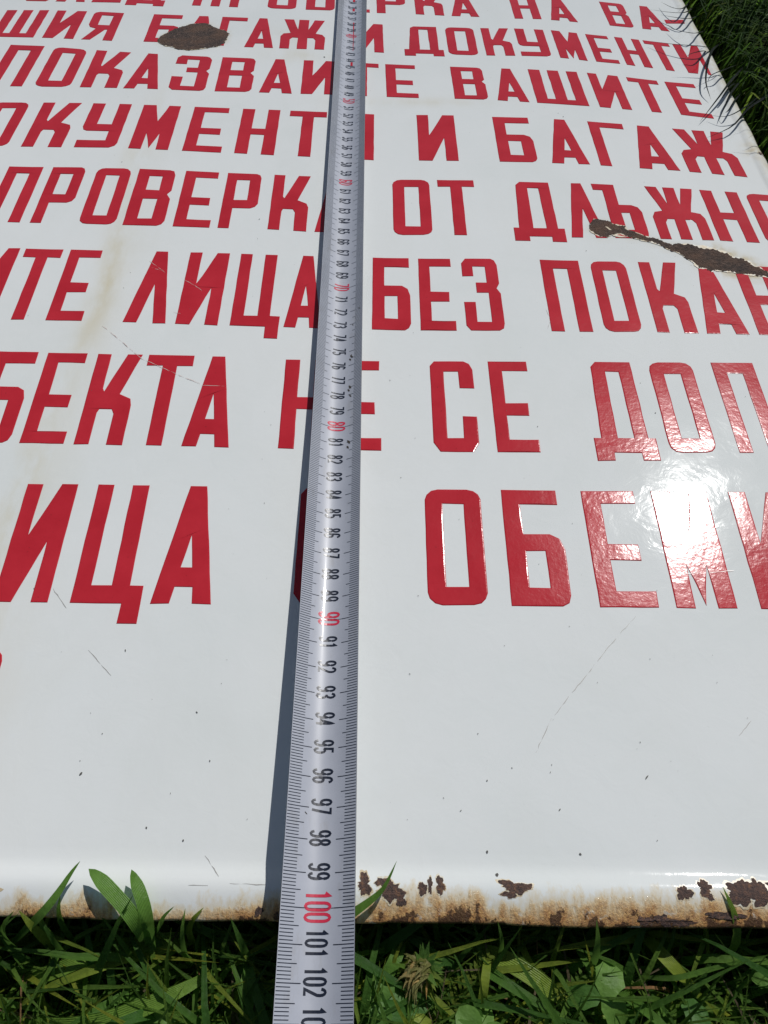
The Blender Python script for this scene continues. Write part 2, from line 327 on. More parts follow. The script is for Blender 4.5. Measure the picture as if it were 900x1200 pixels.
LET = [["С",[-0.28694,0.69037,-0.26539,0.68965,-0.26476,0.7355,-0.28619,0.73628]],["Л",[-0.26057,0.68949,-0.23698,0.68871,-0.23651,0.73447,-0.25997,0.73533]],["Е",[-0.23189,0.68854,-0.20854,0.68777,-0.20823,0.73344,-0.23146,0.73429]],["Д",[-0.204,0.68762,-0.17311,0.6852,-0.17301,0.73064,-0.20373,0.73328]],["П",[-0.15059,0.68346,-0.12843,0.68187,-0.12858,0.72701,-0.15062,0.72875]],["Р",[-0.12089,0.68132,-0.09696,0.67964,-0.09729,0.72458,-0.12109,0.72642]],["О",[-0.09034,0.67919,-0.06718,0.67761,-0.06767,0.72238,-0.09071,0.72409]],["В",[-0.05949,0.67715,-0.03641,0.67574,-0.03708,0.72033,-0.06003,0.72186]],["Е",[-0.03098,0.675,-0.00829,0.67213,-0.00911,0.71641,-0.03167,0.71953]],["Р",[-0.00283,0.67185,0.02036,0.67066,0.0194,0.71481,-0.00367,0.7161]],["К",[0.02776,0.66992,0.05057,0.66766,0.04944,0.71154,0.02675,0.714]],["А",[0.05593,0.66727,0.07801,0.66566,0.07673,0.70937,0.05477,0.71112]],["Н",[0.10532,0.66327,0.12667,0.6624,0.12515,0.70583,0.1039,0.70677]],["А",[0.13356,0.66119,0.15443,0.65743,0.15277,0.70043,0.132,0.70451]],["В",[0.17838,0.65225,0.19708,0.64821,0.19523,0.69043,0.17661,0.69481]],["А",[0.2028,0.64697,0.22302,0.6426,0.22106,0.68436,0.20093,0.68909]],["-",[0.22369,0.64261,0.24087,0.64281,0.23881,0.68458,0.22172,0.68437]],["Ш",[-0.29515,0.6281,-0.26206,0.627,-0.26145,0.67369,-0.29437,0.67328]],["И",[-0.25563,0.62669,-0.23165,0.62498,-0.2312,0.67213,-0.25505,0.67343]],["Я",[-0.22548,0.62441,-0.20195,0.62223,-0.20168,0.66926,-0.22508,0.67175]],["Б",[-0.17805,0.62113,-0.1542,0.62002,-0.15421,0.66578,-0.17793,0.66742]],["А",[-0.15029,0.61954,-0.12625,0.61653,-0.12642,0.66383,-0.15032,0.66551]],["Г",[-0.12366,0.61621,-0.10298,0.61363,-0.1033,0.66214,-0.12384,0.66364]],["А",[-0.10195,0.6135,-0.07994,0.61201,-0.0804,0.66055,-0.10227,0.66207]],["Ж",[-0.07567,0.61176,-0.04171,0.60974,-0.04238,0.65744,-0.07615,0.66021]],["И",[-0.02072,0.60776,0.00271,0.60555,0.00181,0.6517,-0.02151,0.65473]],["Д",[0.01788,0.60495,0.04755,0.60377,0.04644,0.64781,0.01693,0.64934]],["О",[0.0507,0.60359,0.07272,0.60233,0.07146,0.64681,0.04957,0.64768]],["К",[0.07839,0.60225,0.09983,0.60196,0.09843,0.64632,0.07711,0.64662]],["У",[0.10454,0.60176,0.12684,0.6008,0.12532,0.64433,0.10311,0.64626]],["М",[0.13276,0.59937,0.15239,0.59465,0.1507,0.6391,0.13118,0.6438]],["Е",[0.15848,0.59351,0.17546,0.59035,0.17368,0.63406,0.15677,0.63758]],["Н",[0.17992,0.58913,0.19825,0.58408,0.1963,0.62859,0.1781,0.63317]],["Т",[0.20087,0.58326,0.21955,0.57803,0.21747,0.62296,0.19891,0.62788]],["И",[0.22232,0.57746,0.24244,0.57328,0.24018,0.61947,0.22023,0.62223]],["П",[-0.27688,0.55339,-0.25088,0.55327,-0.25001,0.61344,-0.27579,0.61511]],["О",[-0.24287,0.55316,-0.21716,0.55278,-0.21659,0.60818,-0.24207,0.61217]],["К",[-0.21055,0.55253,-0.18413,0.55152,-0.1838,0.60408,-0.21002,0.60736]],["А",[-0.17993,0.55136,-0.15536,0.55042,-0.15522,0.60101,-0.17963,0.60363]],["З",[-0.14873,0.54989,-0.12227,0.54778,-0.12233,0.59777,-0.14863,0.60029]],["В",[-0.11571,0.5476,-0.09011,0.54691,-0.09036,0.59589,-0.11582,0.59739]],["А",[-0.08473,0.54652,-0.06146,0.54484,-0.06189,0.59397,-0.08501,0.59553]],["Й",[-0.05552,0.54466,-0.03178,0.54395,-0.03238,0.59189,-0.05598,0.59356]],["Т",[-0.02584,0.54339,-0.00037,0.54134,-0.00113,0.58856,-0.02647,0.59126]],["Е",[0.00436,0.54108,0.0268,0.53985,0.02589,0.58639,0.00357,0.58817]],["В",[0.05156,0.53889,0.07511,0.53799,0.07396,0.58323,0.05053,0.58476]],["А",[0.08095,0.53731,0.10308,0.53472,0.10172,0.58193,0.07976,0.58288]],["Ш",[0.10802,0.53415,0.14338,0.53005,0.14176,0.57809,0.10661,0.58172]],["И",[0.1504,0.52887,0.17195,0.5252,0.1702,0.57211,0.14873,0.57685]],["Т",[0.17761,0.52429,0.19888,0.5203,0.19705,0.56558,0.17584,0.57074]],["Е",[0.20384,0.51912,0.22518,0.51402,0.22313,0.56085,0.20197,0.56465]],["О",[-0.26493,0.47615,-0.23982,0.47624,-0.23882,0.5315,-0.26382,0.53133]],["К",[-0.23103,0.47606,-0.20466,0.47554,-0.20381,0.53115,-0.23006,0.53144]],["У",[-0.19698,0.47545,-0.17012,0.47512,-0.16944,0.52971,-0.19617,0.53085]],["М",[-0.16181,0.47454,-0.13599,0.47271,-0.13546,0.52727,-0.16116,0.52911]],["Е",[-0.12699,0.472,-0.10165,0.46999,-0.10127,0.52488,-0.1265,0.52664]],["Н",[-0.09352,0.46935,-0.06767,0.4673,-0.06744,0.52268,-0.09318,0.52435]],["Т",[-0.06112,0.4668,-0.03605,0.46479,-0.03596,0.52052,-0.06091,0.52226]],["И",[-0.02844,0.46411,-0.00405,0.46193,-0.0041,0.51778,-0.02838,0.51987]],["И",[0.02439,0.46174,0.04991,0.46158,0.04961,0.51693,0.0242,0.51733]],["Б",[0.07572,0.46093,0.10021,0.46032,0.0997,0.51433,0.07531,0.51548]],["А",[0.10879,0.45975,0.13287,0.45815,0.13223,0.51111,0.10824,0.51393]],["Г",[0.13919,0.45717,0.16236,0.45426,0.1616,0.50709,0.13852,0.51017]],["А",[0.16315,0.45417,0.18862,0.4514,0.18777,0.50254,0.16239,0.50698]],["Ж",[0.19378,0.45055,0.22866,0.44482,0.22763,0.49681,0.19292,0.50155]],["П",[-0.23161,0.39551,-0.20973,0.39521,-0.21014,0.45283,-0.23203,0.45309]],["Р",[-0.20399,0.39503,-0.18278,0.39435,-0.18317,0.45251,-0.20439,0.45277]],["О",[-0.17593,0.39407,-0.15408,0.39321,-0.15445,0.45151,-0.17632,0.45228]],["В",[-0.14984,0.39306,-0.12596,0.39225,-0.12631,0.44966,-0.15021,0.45123]],["Е",[-0.12048,0.39195,-0.09882,0.39078,-0.09914,0.44738,-0.12082,0.44924]],["Р",[-0.09436,0.39067,-0.07282,0.39014,-0.07312,0.44587,-0.09468,0.4471]],["К",[-0.06536,0.38948,-0.04254,0.38749,-0.04282,0.44355,-0.06565,0.44531]],["А",[-0.0381,0.38723,-0.0164,0.38597,-0.01666,0.44206,-0.03837,0.44329]],["О",[0.00769,0.38457,0.03055,0.38468,0.03032,0.44042,0.00745,0.4407]],["Т",[0.03522,0.3847,0.05784,0.38468,0.05763,0.44012,0.035,0.44037]],["Д",[0.07745,0.38396,0.10731,0.3829,0.10714,0.43791,0.07726,0.43911]],["Л",[0.11025,0.38285,0.13084,0.38249,0.13069,0.43702,0.11008,0.4378]],["Ъ",[0.12986,0.38251,0.15582,0.38205,0.15569,0.43532,0.1297,0.43705]],["Ж",[0.16118,0.38182,0.19183,0.38052,0.19173,0.43151,0.16105,0.43482]],["Н",[0.19519,0.38023,0.21758,0.37831,0.21749,0.42834,0.19509,0.4311]],["О",[0.222,0.37784,0.24426,0.37546,0.24419,0.42473,0.22192,0.42774]],["И",[-0.22285,0.31135,-0.20213,0.31144,-0.20265,0.371,-0.22344,0.37092]],["Т",[-0.19904,0.31146,-0.17773,0.3111,-0.17816,0.37017,-0.19955,0.3709]],["Е",[-0.17374,0.31103,-0.15483,0.31067,-0.15518,0.36943,-0.17415,0.37004]],["Л",[-0.13354,0.30966,-0.11098,0.3086,-0.11118,0.36814,-0.13382,0.36878]],["И",[-0.10632,0.3084,-0.08409,0.30743,-0.0842,0.3671,-0.1065,0.36802]],["Ц",[-0.07781,0.30723,-0.05739,0.30657,-0.0574,0.36577,-0.0779,0.36678]],["А",[-0.05005,0.30629,-0.03045,0.30553,-0.03038,0.36487,-0.05004,0.36552]],["Б",[-0.00424,0.30467,0.01621,0.304,0.01644,0.36318,-0.00408,0.36392]],["Е",[0.02105,0.30399,0.03975,0.30395,0.04006,0.36311,0.0213,0.36313]],["З",[0.04468,0.30394,0.06497,0.3039,0.06537,0.36307,0.04501,0.3631]],["П",[0.08869,0.30367,0.11016,0.30346,0.11071,0.36164,0.08917,0.36241]],["О",[0.11624,0.30344,0.13594,0.30338,0.13657,0.36092,0.11681,0.36147]],["К",[0.14325,0.30313,0.16426,0.30242,0.16498,0.3603,0.14391,0.36072]],["А",[0.16854,0.30228,0.19048,0.30158,0.19128,0.35857,0.16928,0.36021]],["Н",[0.19541,0.30142,0.21635,0.30073,0.21722,0.35664,0.19623,0.3582]],["Б",[-0.19093,0.22778,-0.16916,0.22775,-0.17053,0.2873,-0.19247,0.28799]],["Е",[-0.16486,0.22766,-0.14435,0.22725,-0.14553,0.28649,-0.1662,0.28714]],["К",[-0.13985,0.22717,-0.1176,0.22673,-0.1186,0.28572,-0.14101,0.28636]],["Т",[-0.11448,0.22668,-0.09185,0.2262,-0.09267,0.28537,-0.11546,0.28568]],["А",[-0.09068,0.22617,-0.06883,0.2255,-0.06948,0.28407,-0.09149,0.28536]],["Н",[-0.04643,0.22499,-0.02445,0.22441,-0.02479,0.28234,-0.04693,0.28281]],["Е",[-0.02095,0.22431,0.00082,0.22369,0.00064,0.28181,-0.02127,0.28227]],["С",[0.02474,0.22335,0.04585,0.22306,0.04599,0.28181,0.02473,0.2818]],["Е",[0.05354,0.22301,0.07343,0.22289,0.07376,0.28168,0.05373,0.28179]],["Д",[0.09855,0.22284,0.1275,0.22279,0.1282,0.2815,0.09905,0.2816]],["О",[0.13257,0.2228,0.1544,0.22286,0.15529,0.28133,0.1333,0.28148]],["П",[0.16404,0.22289,0.18494,0.22263,0.18604,0.28106,0.16499,0.28124]],["И",[-0.15347,0.1458,-0.13126,0.1456,-0.13226,0.20436,-0.15466,0.20454]],["Ц",[-0.12274,0.14549,-0.10011,0.14518,-0.10083,0.20378,-0.12367,0.2042]],["А",[-0.091,0.14511,-0.0667,0.14492,-0.06713,0.20328,-0.09164,0.20365]],["С",[-0.03431,0.1448,-0.01168,0.14471,-0.01162,0.2023,-0.03444,0.2027]],["О",[0.01923,0.14458,0.04341,0.14447,0.04395,0.20192,0.01956,0.20209]],["Б",[0.05246,0.14431,0.07683,0.14387,0.07766,0.20138,0.05308,0.20181]],["Е",[0.0872,0.14373,0.11093,0.14341,0.11206,0.20113,0.08812,0.20129]],["М",[0.11762,0.14335,0.14202,0.14314,0.14342,0.20099,0.11881,0.2011]],["И",[0.15113,0.14301,0.17575,0.14265,0.17745,0.20071,0.15261,0.20094]],["О",[-0.1621,0.07363,-0.14103,0.07363,-0.14217,0.1259,-0.16343,0.12588]]]
for ch, c in LET: letter(ch, c)

# ---- rust patches
def frac(poly, amp, it=3):
    p = list(poly)
    for _ in range(it):
        q = []
        for a, b in zip(p, p[1:] + p[:1]):
            L = math.hypot(b[0] - a[0], b[1] - a[1]); k_ = random.uniform(-amp, amp) * L
            nx_, ny_ = -(b[1] - a[1]) / (L + 1e-9), (b[0] - a[0]) / (L + 1e-9)
            q += [a, ((a[0] + b[0]) / 2 + nx_ * k_, (a[1] + b[1]) / 2 + ny_ * k_)]
        p = q
    return p
def flat_patch(name, poly, z, mat, th=.00008):
    n_ = len(poly); tr = tessellate_polygon([[Vector((x, y, 0)) for x, y in poly]])
    vs_ = [(x, y, z) for x, y in poly] + [(x, y, z - th) for x, y in poly]
    fs = [t if True else t for t in map(tuple, tr)] + [(n_ + i, n_ + (i + 1) % n_, (i + 1) % n_, i) for i in range(n_)]
    ob = mesh(name, vs_, fs, mat, sign)
    bm = bmesh.new(); bm.from_mesh(ob.data); bmesh.ops.recalc_face_normals(bm, faces=bm.faces)
    if sum(f.normal.z * f.calc_area() for f in bm.faces) < 0: bmesh.ops.reverse_faces(bm, faces=bm.faces)
    bm.to_mesh(ob.data); bm.free(); return ob
def grow(poly, d):
    n_ = len(poly); area = sum(poly[i][0] * poly[(i + 1) % n_][1] - poly[(i + 1) % n_][0] * poly[i][1] for i in range(n_)); sg = -1 if area > 0 else 1
    o = []
    for i in range(n_):
        p0, p1, p2 = poly[i - 1], poly[i], poly[(i + 1) % n_]; tx, ty = p2[0] - p0[0], p2[1] - p0[1]; L = math.hypot(tx, ty) + 1e-9
        dd = d * random.uniform(.2, 1.5); o.append((p1[0] - ty / L * sg * dd, p1[1] + tx / L * sg * dd))
    return o
for poly, lab, am, gr in ((CHIP_A, 'oval dark brown rust patch', .10, .0001), (CHIP_B, 'long ragged dark rust scar', .2, .0004)):
    flat_patch('chipped_rim', frac(grow(poly, gr), .16, 3), LH + .00003, M_RIM, .0001)
    ch = flat_patch('rust_patch', frac([p for p in frac(poly, am, 2)], .42, 3), LH + .00007, M_RUST, .00005); ch['label'] = lab
for p in [[[0.1311,0.3932],[0.1325,0.3928],[0.1344,0.3896],[0.133,0.39]],[[0.1336,0.3854],[0.1383,0.3844],[0.1423,0.3831],[0.138,0.3829],[0.1346,0.384]]]: flat_patch('enamel_flake', p, LH + .00015, M_RIM)
for (x, y, a, b) in [[-0.0046,0.0436,0.0022,0.0027],[-0.0,0.0443,0.0011,0.0012],[0.0038,0.0418,0.0038,0.003],[0.0139,0.0423,0.0016,0.0017],[0.0163,0.0435,0.0008,0.0022],[0.0196,0.0433,0.0016,0.0022],[0.0425,0.043,0.0038,0.0015],[0.0457,0.0425,0.0027,0.0015],[0.0414,0.0406,0.0022,0.001],[0.0969,0.041,0.0022,0.0022],[0.1038,0.0425,0.0022,0.0022],[0.1045,0.04,0.0014,0.001],[0.1152,0.0412,0.0049,0.0035],[0.1203,0.0422,0.0025,0.0032],[0.1216,0.0397,0.0033,0.0022],[0.0834,0.0333,0.0019,0.0014],[0.089,0.0335,0.0027,0.0014],[0.0947,0.0328,0.0037,0.0009],[0.1086,0.0347,0.0059,0.001],[0.007,0.0387,0.0013,0.0015],[-0.1285,0.043,0.0054,0.002],[0.1321,0.0415,0.0068,0.0035],[-0.0377,0.0361,0.0013,0.0012],[0.2465,0.4711,0.0027,0.004],[0.2522,0.4701,0.0033,0.003]]:
    N = 72; jag = [sum(a_ * math.sin(f_ * 6.2832 * i / 72 + p_) for a_, f_, p_ in hm) for hm in [[(random.uniform(.4, 1) * a_, f_, random.random() * 6.28) for a_, f_ in ((.30, 2), (.22, 3), (.15, 5), (.10, 8), (.08, 13), (.06, 21))]] for i in range(72)]; ph = random.random() * 9
    for sc, mat, dz, nm in ((1.18, M_RIM, .00004, 'chipped_rim'), (1., M_RUST2, .00009, 'rust_spot')):
        if sc > 1 and y < SY0 + .006: continue
        vs_ = [(x, y, 0)]; fs = []
        for r_ in (.35, .68, 1.):
            for i in range(N):
                t = 2 * math.pi * i / N
                q = max(.45, 1 + jag[i] + random.uniform(-.03, .03))
                vs_.append((x + a * sc * r_ * q * math.cos(t), max(y + b * sc * r_ * q * math.sin(t), SY0 + .0002 - .0155 * x - .0006), 0))
        for i in range(N):
            fs.append((0, 1 + i, 1 + (i + 1) % N))
            for r_ in (0, 1): fs.append((1 + r_ * N + i, 1 + (r_ + 1) * N + i, 1 + (r_ + 1) * N + (i + 1) % N, 1 + r_ * N + (i + 1) % N))
        vs_ = [(p[0], p[1], surf(p[0], p[1]) + dz * (1 + 2 * abs(zfront(p[1] + .0004) - zfront(p[1])) / .0004)) for p in vs_]
        mesh(nm, vs_, fs, mat, sign, True)
def ribbon(pts, wd, z):
    vs_ = []; fs = []
    n_ = len(pts)
    for i, p in enumerate(pts):
        a = pts[max(i - 1, 0)]; b = pts[min(i + 1, n_ - 1)]; tx, ty = b[0] - a[0], b[1] - a[1]; L = math.hypot(tx, ty) + 1e-9
        w_ = wd * (.35 if i in (0, n_ - 1) else (0.0 if random.random() < .22 else random.uniform(.4, 1.3))) / 2
        zz = z + (surf(p[0], p[1]))
        vs_ += [(p[0] - ty / L * w_, p[1] + tx / L * w_, zz), (p[0] + ty / L * w_, p[1] - tx / L * w_, zz)]
        if i: fs.append((2 * i - 2, 2 * i - 1, 2 * i + 1, 2 * i))
    return vs_, fs
def dens(pts, d=.0015):
    o = []
    for a, b in zip(pts, pts[1:]):
        k_ = max(1, int(math.hypot(b[0] - a[0], b[1] - a[1]) / d))
        o += [(a[0] + (b[0] - a[0]) * i / k_ + random.uniform(-.00015, .00015), a[1] + (b[1] - a[1]) * i / k_ + random.uniform(-.00015, .00015)) for i in range(k_)]
    return o + [pts[-1]]
for s_ in [[[-0.1307,0.1519],[-0.127,0.1476],[-0.1232,0.1431]],[[-0.1106,0.1252],[-0.106,0.1207],[-0.1024,0.1172],[-0.1,0.1149]],[[0.1008,0.1399],[0.0967,0.1358],[0.0934,0.1325]],[[0.0914,0.1304],[0.0866,0.1254],[0.0826,0.1208]],[[0.0814,0.1194],[0.0763,0.1136],[0.0711,0.1083]],[[0.0699,0.1069],[0.0637,0.0998]],[[0.0623,0.0985],[0.0553,0.0862]],[[-0.0568,0.0524],[-0.0543,0.0496],[-0.0513,0.046]],[[-0.0475,0.0438],[-0.0421,0.0438],[-0.036,0.0435]],[[-0.0606,0.0435],[-0.0543,0.0433]],[[0.0878,0.3205],[0.0891,0.3125],[0.0869,0.3059]],[[0.1287,0.0923],[0.1345,0.0976]]]: v_, f_ = ribbon(dens(s_), .00026, .00008); mesh('scratch', v_, f_, M_SCRF, sign)
for s_ in [[[-0.1432,0.3068],[-0.1298,0.2941],[-0.1192,0.2831],[-0.1005,0.2725],[-0.0871,0.2656]],[[-0.1283,0.36],[-0.1227,0.3548],[-0.1176,0.3497]],[[-0.1258,0.3541],[-0.1197,0.3511]],[[-0.1065,0.3439],[-0.1002,0.339],[-0.0955,0.3347]],[[-0.0865,0.2644],[-0.0807,0.2642],[-0.0753,0.2639]],[[-0.108,0.3175],[-0.1042,0.3162]],[[0.1186,0.1855],[0.1346,0.161]],[[0.119,0.1586],[0.145,0.1606]]]: v_, f_ = ribbon(dens(s_), .00024, LH + .00006); mesh('scratch', v_, f_, M_SCRL, sign)
vs_ = []; fs = []
spk = [tuple(s_) for s_ in [[-0.0966,0.1252,0.00064],[-0.066,0.1007,0.00056],[-0.0591,0.0832,0.00048],[-0.1031,0.0788,0.0008],[0.0927,0.0776,0.00096],[0.0611,0.0668,0.00048],[0.0355,0.0536,0.00064],[0.038,0.0465,0.0008],[-0.0645,0.0571,0.00048],[-0.0773,0.0611,0.00048],[0.005,0.2682,0.00056],[0.1306,0.2473,0.0004],[0.1167,0.3706,0.0004],[-0.0707,0.3992,0.00048],[-0.0412,0.5985,0.00112],[-0.07,0.3805,0.00032],[0.0373,0.0764,0.0004],[0.0463,0.0808,0.00032],[0.0595,0.0793,0.00032],[0.0276,0.0665,0.0004],[0.022,0.0707,0.00032],[0.066,0.0528,0.00048],[0.0921,0.057,0.00032],[-0.1626,0.4587,0.00048],[0.1235,0.5159,0.00064],[0.1206,0.5203,0.00032],[0.0812,0.1123,0.00032],[0.0353,0.0929,0.00032],[0.0095,0.2083,0.00032],[-0.0498,0.1942,0.00032],[0.0114,0.1156,0.00032],[0.0737,0.2386,0.0004],[-0.1382,0.1519,0.0004],[-0.0711,0.0722,0.00032],[-0.0986,0.0929,0.00032],[-0.0441,0.0638,0.00032],[0.0928,0.0898,0.00032],[0.1258,0.1123,0.00032]]] + [(random.uniform(SX0 + .02, SX1 - .01), random.uniform(.06, .98), random.uniform(.00008, .00028)) for _ in range(520)]
for (x, y, r_) in spk:
    b0 = len(vs_); ax = random.uniform(.45, 1.2); rk = random.uniform(-.8, .8); N = 7
    for i in range(N):
        t = 2 * math.pi * i / N; q = r_ * .68 * random.uniform(.6, 1.3); vs_.append((x + q * ax * math.cos(t) + rk * q * math.sin(t), y + q * math.sin(t) * 1.1, surf(x, y) + LH + .00005))
    fs.append(tuple(range(b0, b0 + N)))
tag(mesh('dirt_specks', vs_, fs, M_SCR, sign), kind='stuff')

# ------------------------------------------------------------ the steel tape
TP = np.array([[0,-0.02383,1.0265,0.0],[25,-0.02233,0.7765,0.0],[28,-0.02223,0.74733,0.0],[31,-0.02213,0.71824,0.0],[34,-0.02201,0.68919,0.0],[37,-0.0219,0.66015,0.0],[40,-0.02177,0.63108,0.0],[43,-0.02165,0.60197,0.0],[46,-0.02151,0.57279,1e-05],[49,-0.02137,0.54352,6e-05],[52,-0.02123,0.51416,0.00019],[55,-0.02108,0.48469,0.00033],[58,-0.02092,0.45511,0.00048],[61,-0.02076,0.42541,0.00063],[64,-0.02059,0.3956,0.00081],[67,-0.02042,0.36569,0.00099],[70,-0.02024,0.33569,0.0012],[73,-0.02006,0.3056,0.00147],[76,-0.01987,0.27545,0.00187],[79,-0.01967,0.24526,0.0025],[82,-0.01947,0.21506,0.00358],[85,-0.01927,0.18487,0.00469],[88,-0.01906,0.15474,0.00584],[91,-0.01884,0.12469,0.00701],[94,-0.01862,0.09476,0.00822],[97,-0.01839,0.06502,0.0095],[100,-0.01816,0.03549,0.01095],[103,-0.01792,0.00624,0.01191],[124,-0.0139,-0.2008,0.033]])
HS = .0125; AM = .62; S0 = .0068        # hollow section: curved middle, straighter wings
_s = np.linspace(0, HS, 60); _a = AM * np.tanh(_s / S0) / np.tanh(HS / S0)
_X = np.concatenate([[0], np.cumsum(np.cos(_a[:-1]) * np.diff(_s))]); _Z = np.concatenate([[0], np.cumsum(np.sin(_a[:-1]) * np.diff(_s))])
KX = .01105 / _X[-1]
def tape_pt(t, s, off=0.):
    """t in cm along the tape, s in metres across it (arc), off above the surface"""
    x = np.interp(t, TP[:, 0], TP[:, 1]); y = np.interp(t, TP[:, 0], TP[:, 2]); z = np.interp(t, TP[:, 0], TP[:, 3])
    sg = 1 if s >= 0 else -1; q = abs(s); a = float(np.interp(q, _s, _a))
    X_ = sg * (float(np.interp(q, _s, _X)) * KX - off * math.sin(a)); Z_ = float(np.interp(q, _s, _Z)) + off * math.cos(a)
    tw = .06 + .015 * math.sin(t * .045 + 1)          # left edge a touch higher
    return (x + X_, y, z + .0002 + Z_ - X_ * tw)
tape = empty('tape_measure', (float(TP[8, 1]), .4, 0), 'pulled-out steel measuring tape with black and red centimetre numbers lying across the sign', 'tape measure')
NS = 24
vs_ = []; fs = []; T0, T1 = 0., 122.
ts = np.arange(T0, T1 + .01, 1.)
for off in (0., -.00016):
    for t in ts:
        for i in range(NS + 1): vs_.append(tape_pt(t, -HS + 2 * HS * i / NS, off))
W = NS + 1; NTt = len(ts); L1 = W * NTt
for j in range(NTt - 1):
    for i in range(NS):
        a = j * W + i; fs.append((a, a + W, a + W + 1, a + 1)); fs.append((L1 + a, L1 + a + 1, L1 + a + W + 1, L1 + a + W))
for j in (0, NTt - 1):
    for i in range(NS): a = j * W + i; fs.append((a, a + 1, L1 + a + 1, L1 + a))
E0 = len(vs_)
for c in (0, NS):
    for j in range(NTt): vs_ += [vs_[j * W + c], vs_[L1 + j * W + c]]
for c in (0, 1):
    for j in range(NTt - 1):
        a = E0 + c * 2 * NTt + 2 * j; fs.append((a, a + 1, a + 3, a + 2))
tb = mesh('tape_blade', vs_, fs, M_TAPE, tape, True); tb.data.materials.append(M_MUD)
for p in tb.data.polygons:
    q = p.vertices
    if min(q) >= E0 or min(q) < L1 <= max(q): p.use_smooth = False; p.material_index = 1
# graduation lines
vs_ = []; fs = []
def strip(t, s0, s1, wt, n_):
    b0 = len(vs_)
    for i in range(n_ + 1):
        s_ = s0 + (s1 - s0) * i / n_
        vs_.append(tape_pt(t - wt, s_, .00005)); vs_.append(tape_pt(t + wt, s_, .00005))
    for i in range(n_): fs.append((b0 + 2 * i, b0 + 2 * i + 1, b0 + 2 * i + 3, b0 + 2 * i + 2))
for mm in range(20, 1219):
    t = mm / 10; L = .0074 if mm % 10 == 0 else (.0060 if mm % 5 == 0 else .0044)
    wt = .012 if mm % 10 else .013
    strip(t, -HS + .0002, -HS + .0002 + L * 1.05, wt, 4); strip(t, HS - .0002, HS - .0002 - L, wt, 4)
    if mm % 100 == 0: strip(t, -.0058, .0058, .008, 5)
tag(mesh('graduation_lines', vs_, fs, M_INK, tape), kind='stuff')
def arc(cx, cy, rx, ry, a0, a1, n_=6): return [(cx + rx * math.cos(math.radians(a0 + (a1 - a0) * i / n_)), cy + ry * math.sin(math.radians(a0 + (a1 - a0) * i / n_))) for i in range(n_ + 1)]
DG = {
 '0': [arc(.5, .72, .38, .22, 180, 0) + arc(.5, .28, .38, .22, 0, -180) + [(.12, .72)]],
 '1': [[(.22, .76), (.55, .94), (.55, .06)]],
 '2': [arc(.5, .73, .37, .21, 170, 0) + [(.85, .60), (.14, .09), (.90, .09)]],
 '3': [arc(.48, .74, .36, .20, 165, -90) + arc(.48, .28, .40, .24, 90, -165)],
 '4': [[(.66, .06), (.66, .94), (.10, .30), (.94, .30)]],
 '5': [[(.84, .93), (.24, .93), (.19, .54)] + arc(.48, .31, .38, .25, 120, -165, 8)],
 '6': [arc(.52, .70, .38, .24, 20, 180, 5) + [(.13, .30)] + arc(.5, .30, .37, .24, 180, 540, 12)],
 '7': [[(.10, .92), (.88, .92), (.40, .06)]],
 '8': [arc(.5, .73, .32, .20, -90, 270, 12), arc(.5, .29, .38, .24, 90, 450, 12)],
 '9': [arc(.5, .70, .37, .24, 0, 360, 12) + [(.87, .30)] + arc(.48, .30, .38, .24, 0, -160, 5)],
}
def number(n_):
    txt = str(n_); red = n_ % 10 == 0; hgt = .0088 if red else .0073; wd = .0026 if red else .00215; gap = .0005; th = .00088 if red else .00078
    tot = len(txt) * wd + (len(txt) - 1) * gap; vs2 = []; fs2 = []
    for ci, chh in enumerate(txt):
        x0 = -tot / 2 + ci * (wd + gap)
        for path in DG[chh]:
            pts = [(x0 + p[0] * wd, (p[1] - .5) * hgt) for p in path]; q = [pts[0]]
            for a, b in zip(pts, pts[1:]):
                k_ = max(1, int(math.hypot(b[0] - a[0], b[1] - a[1]) / .0012))
                q += [(a[0] + (b[0] - a[0]) * i / k_, a[1] + (b[1] - a[1]) * i / k_) for i in range(1, k_ + 1)]
            b0 = len(vs2); cl = math.hypot(q[0][0] - q[-1][0], q[0][1] - q[-1][1]) < 1e-5
            for i, p in enumerate(q):
                a = q[i - 1] if i else (q[-2] if cl else q[0]); b = q[i + 1] if i < len(q) - 1 else (q[1] if cl else q[-1])
                d1 = Vector((p[0] - a[0], p[1] - a[1])); d2 = Vector((b[0] - p[0], b[1] - p[1]))
                if d1.length < 1e-9: d1 = d2.copy()
                if d2.length < 1e-9: d2 = d1.copy()
                d1.normalize(); d2.normalize(); tt = d1 + d2; tt.normalize(); nn = Vector((-tt.y, tt.x)); ms = min(1.6, 1 / max(.3, nn.dot(Vector((-d1.y, d1.x)))))
                for sg in (1, -1):
                    u = p[0] + nn.x * th / 2 * ms * sg; v = p[1] + nn.y * th / 2 * ms * sg
                    vs2.append(tape_pt(n_ + u * 100 - .05, v - .0003, .00007))
                if i: c0 = b0 + 2 * i; fs2.append((c0 - 2, c0, c0 + 1, c0 - 1))
    mesh('number', vs2, fs2, M_INKR if red else M_INK, tape)
for n_ in range(20, 120): number(n_)
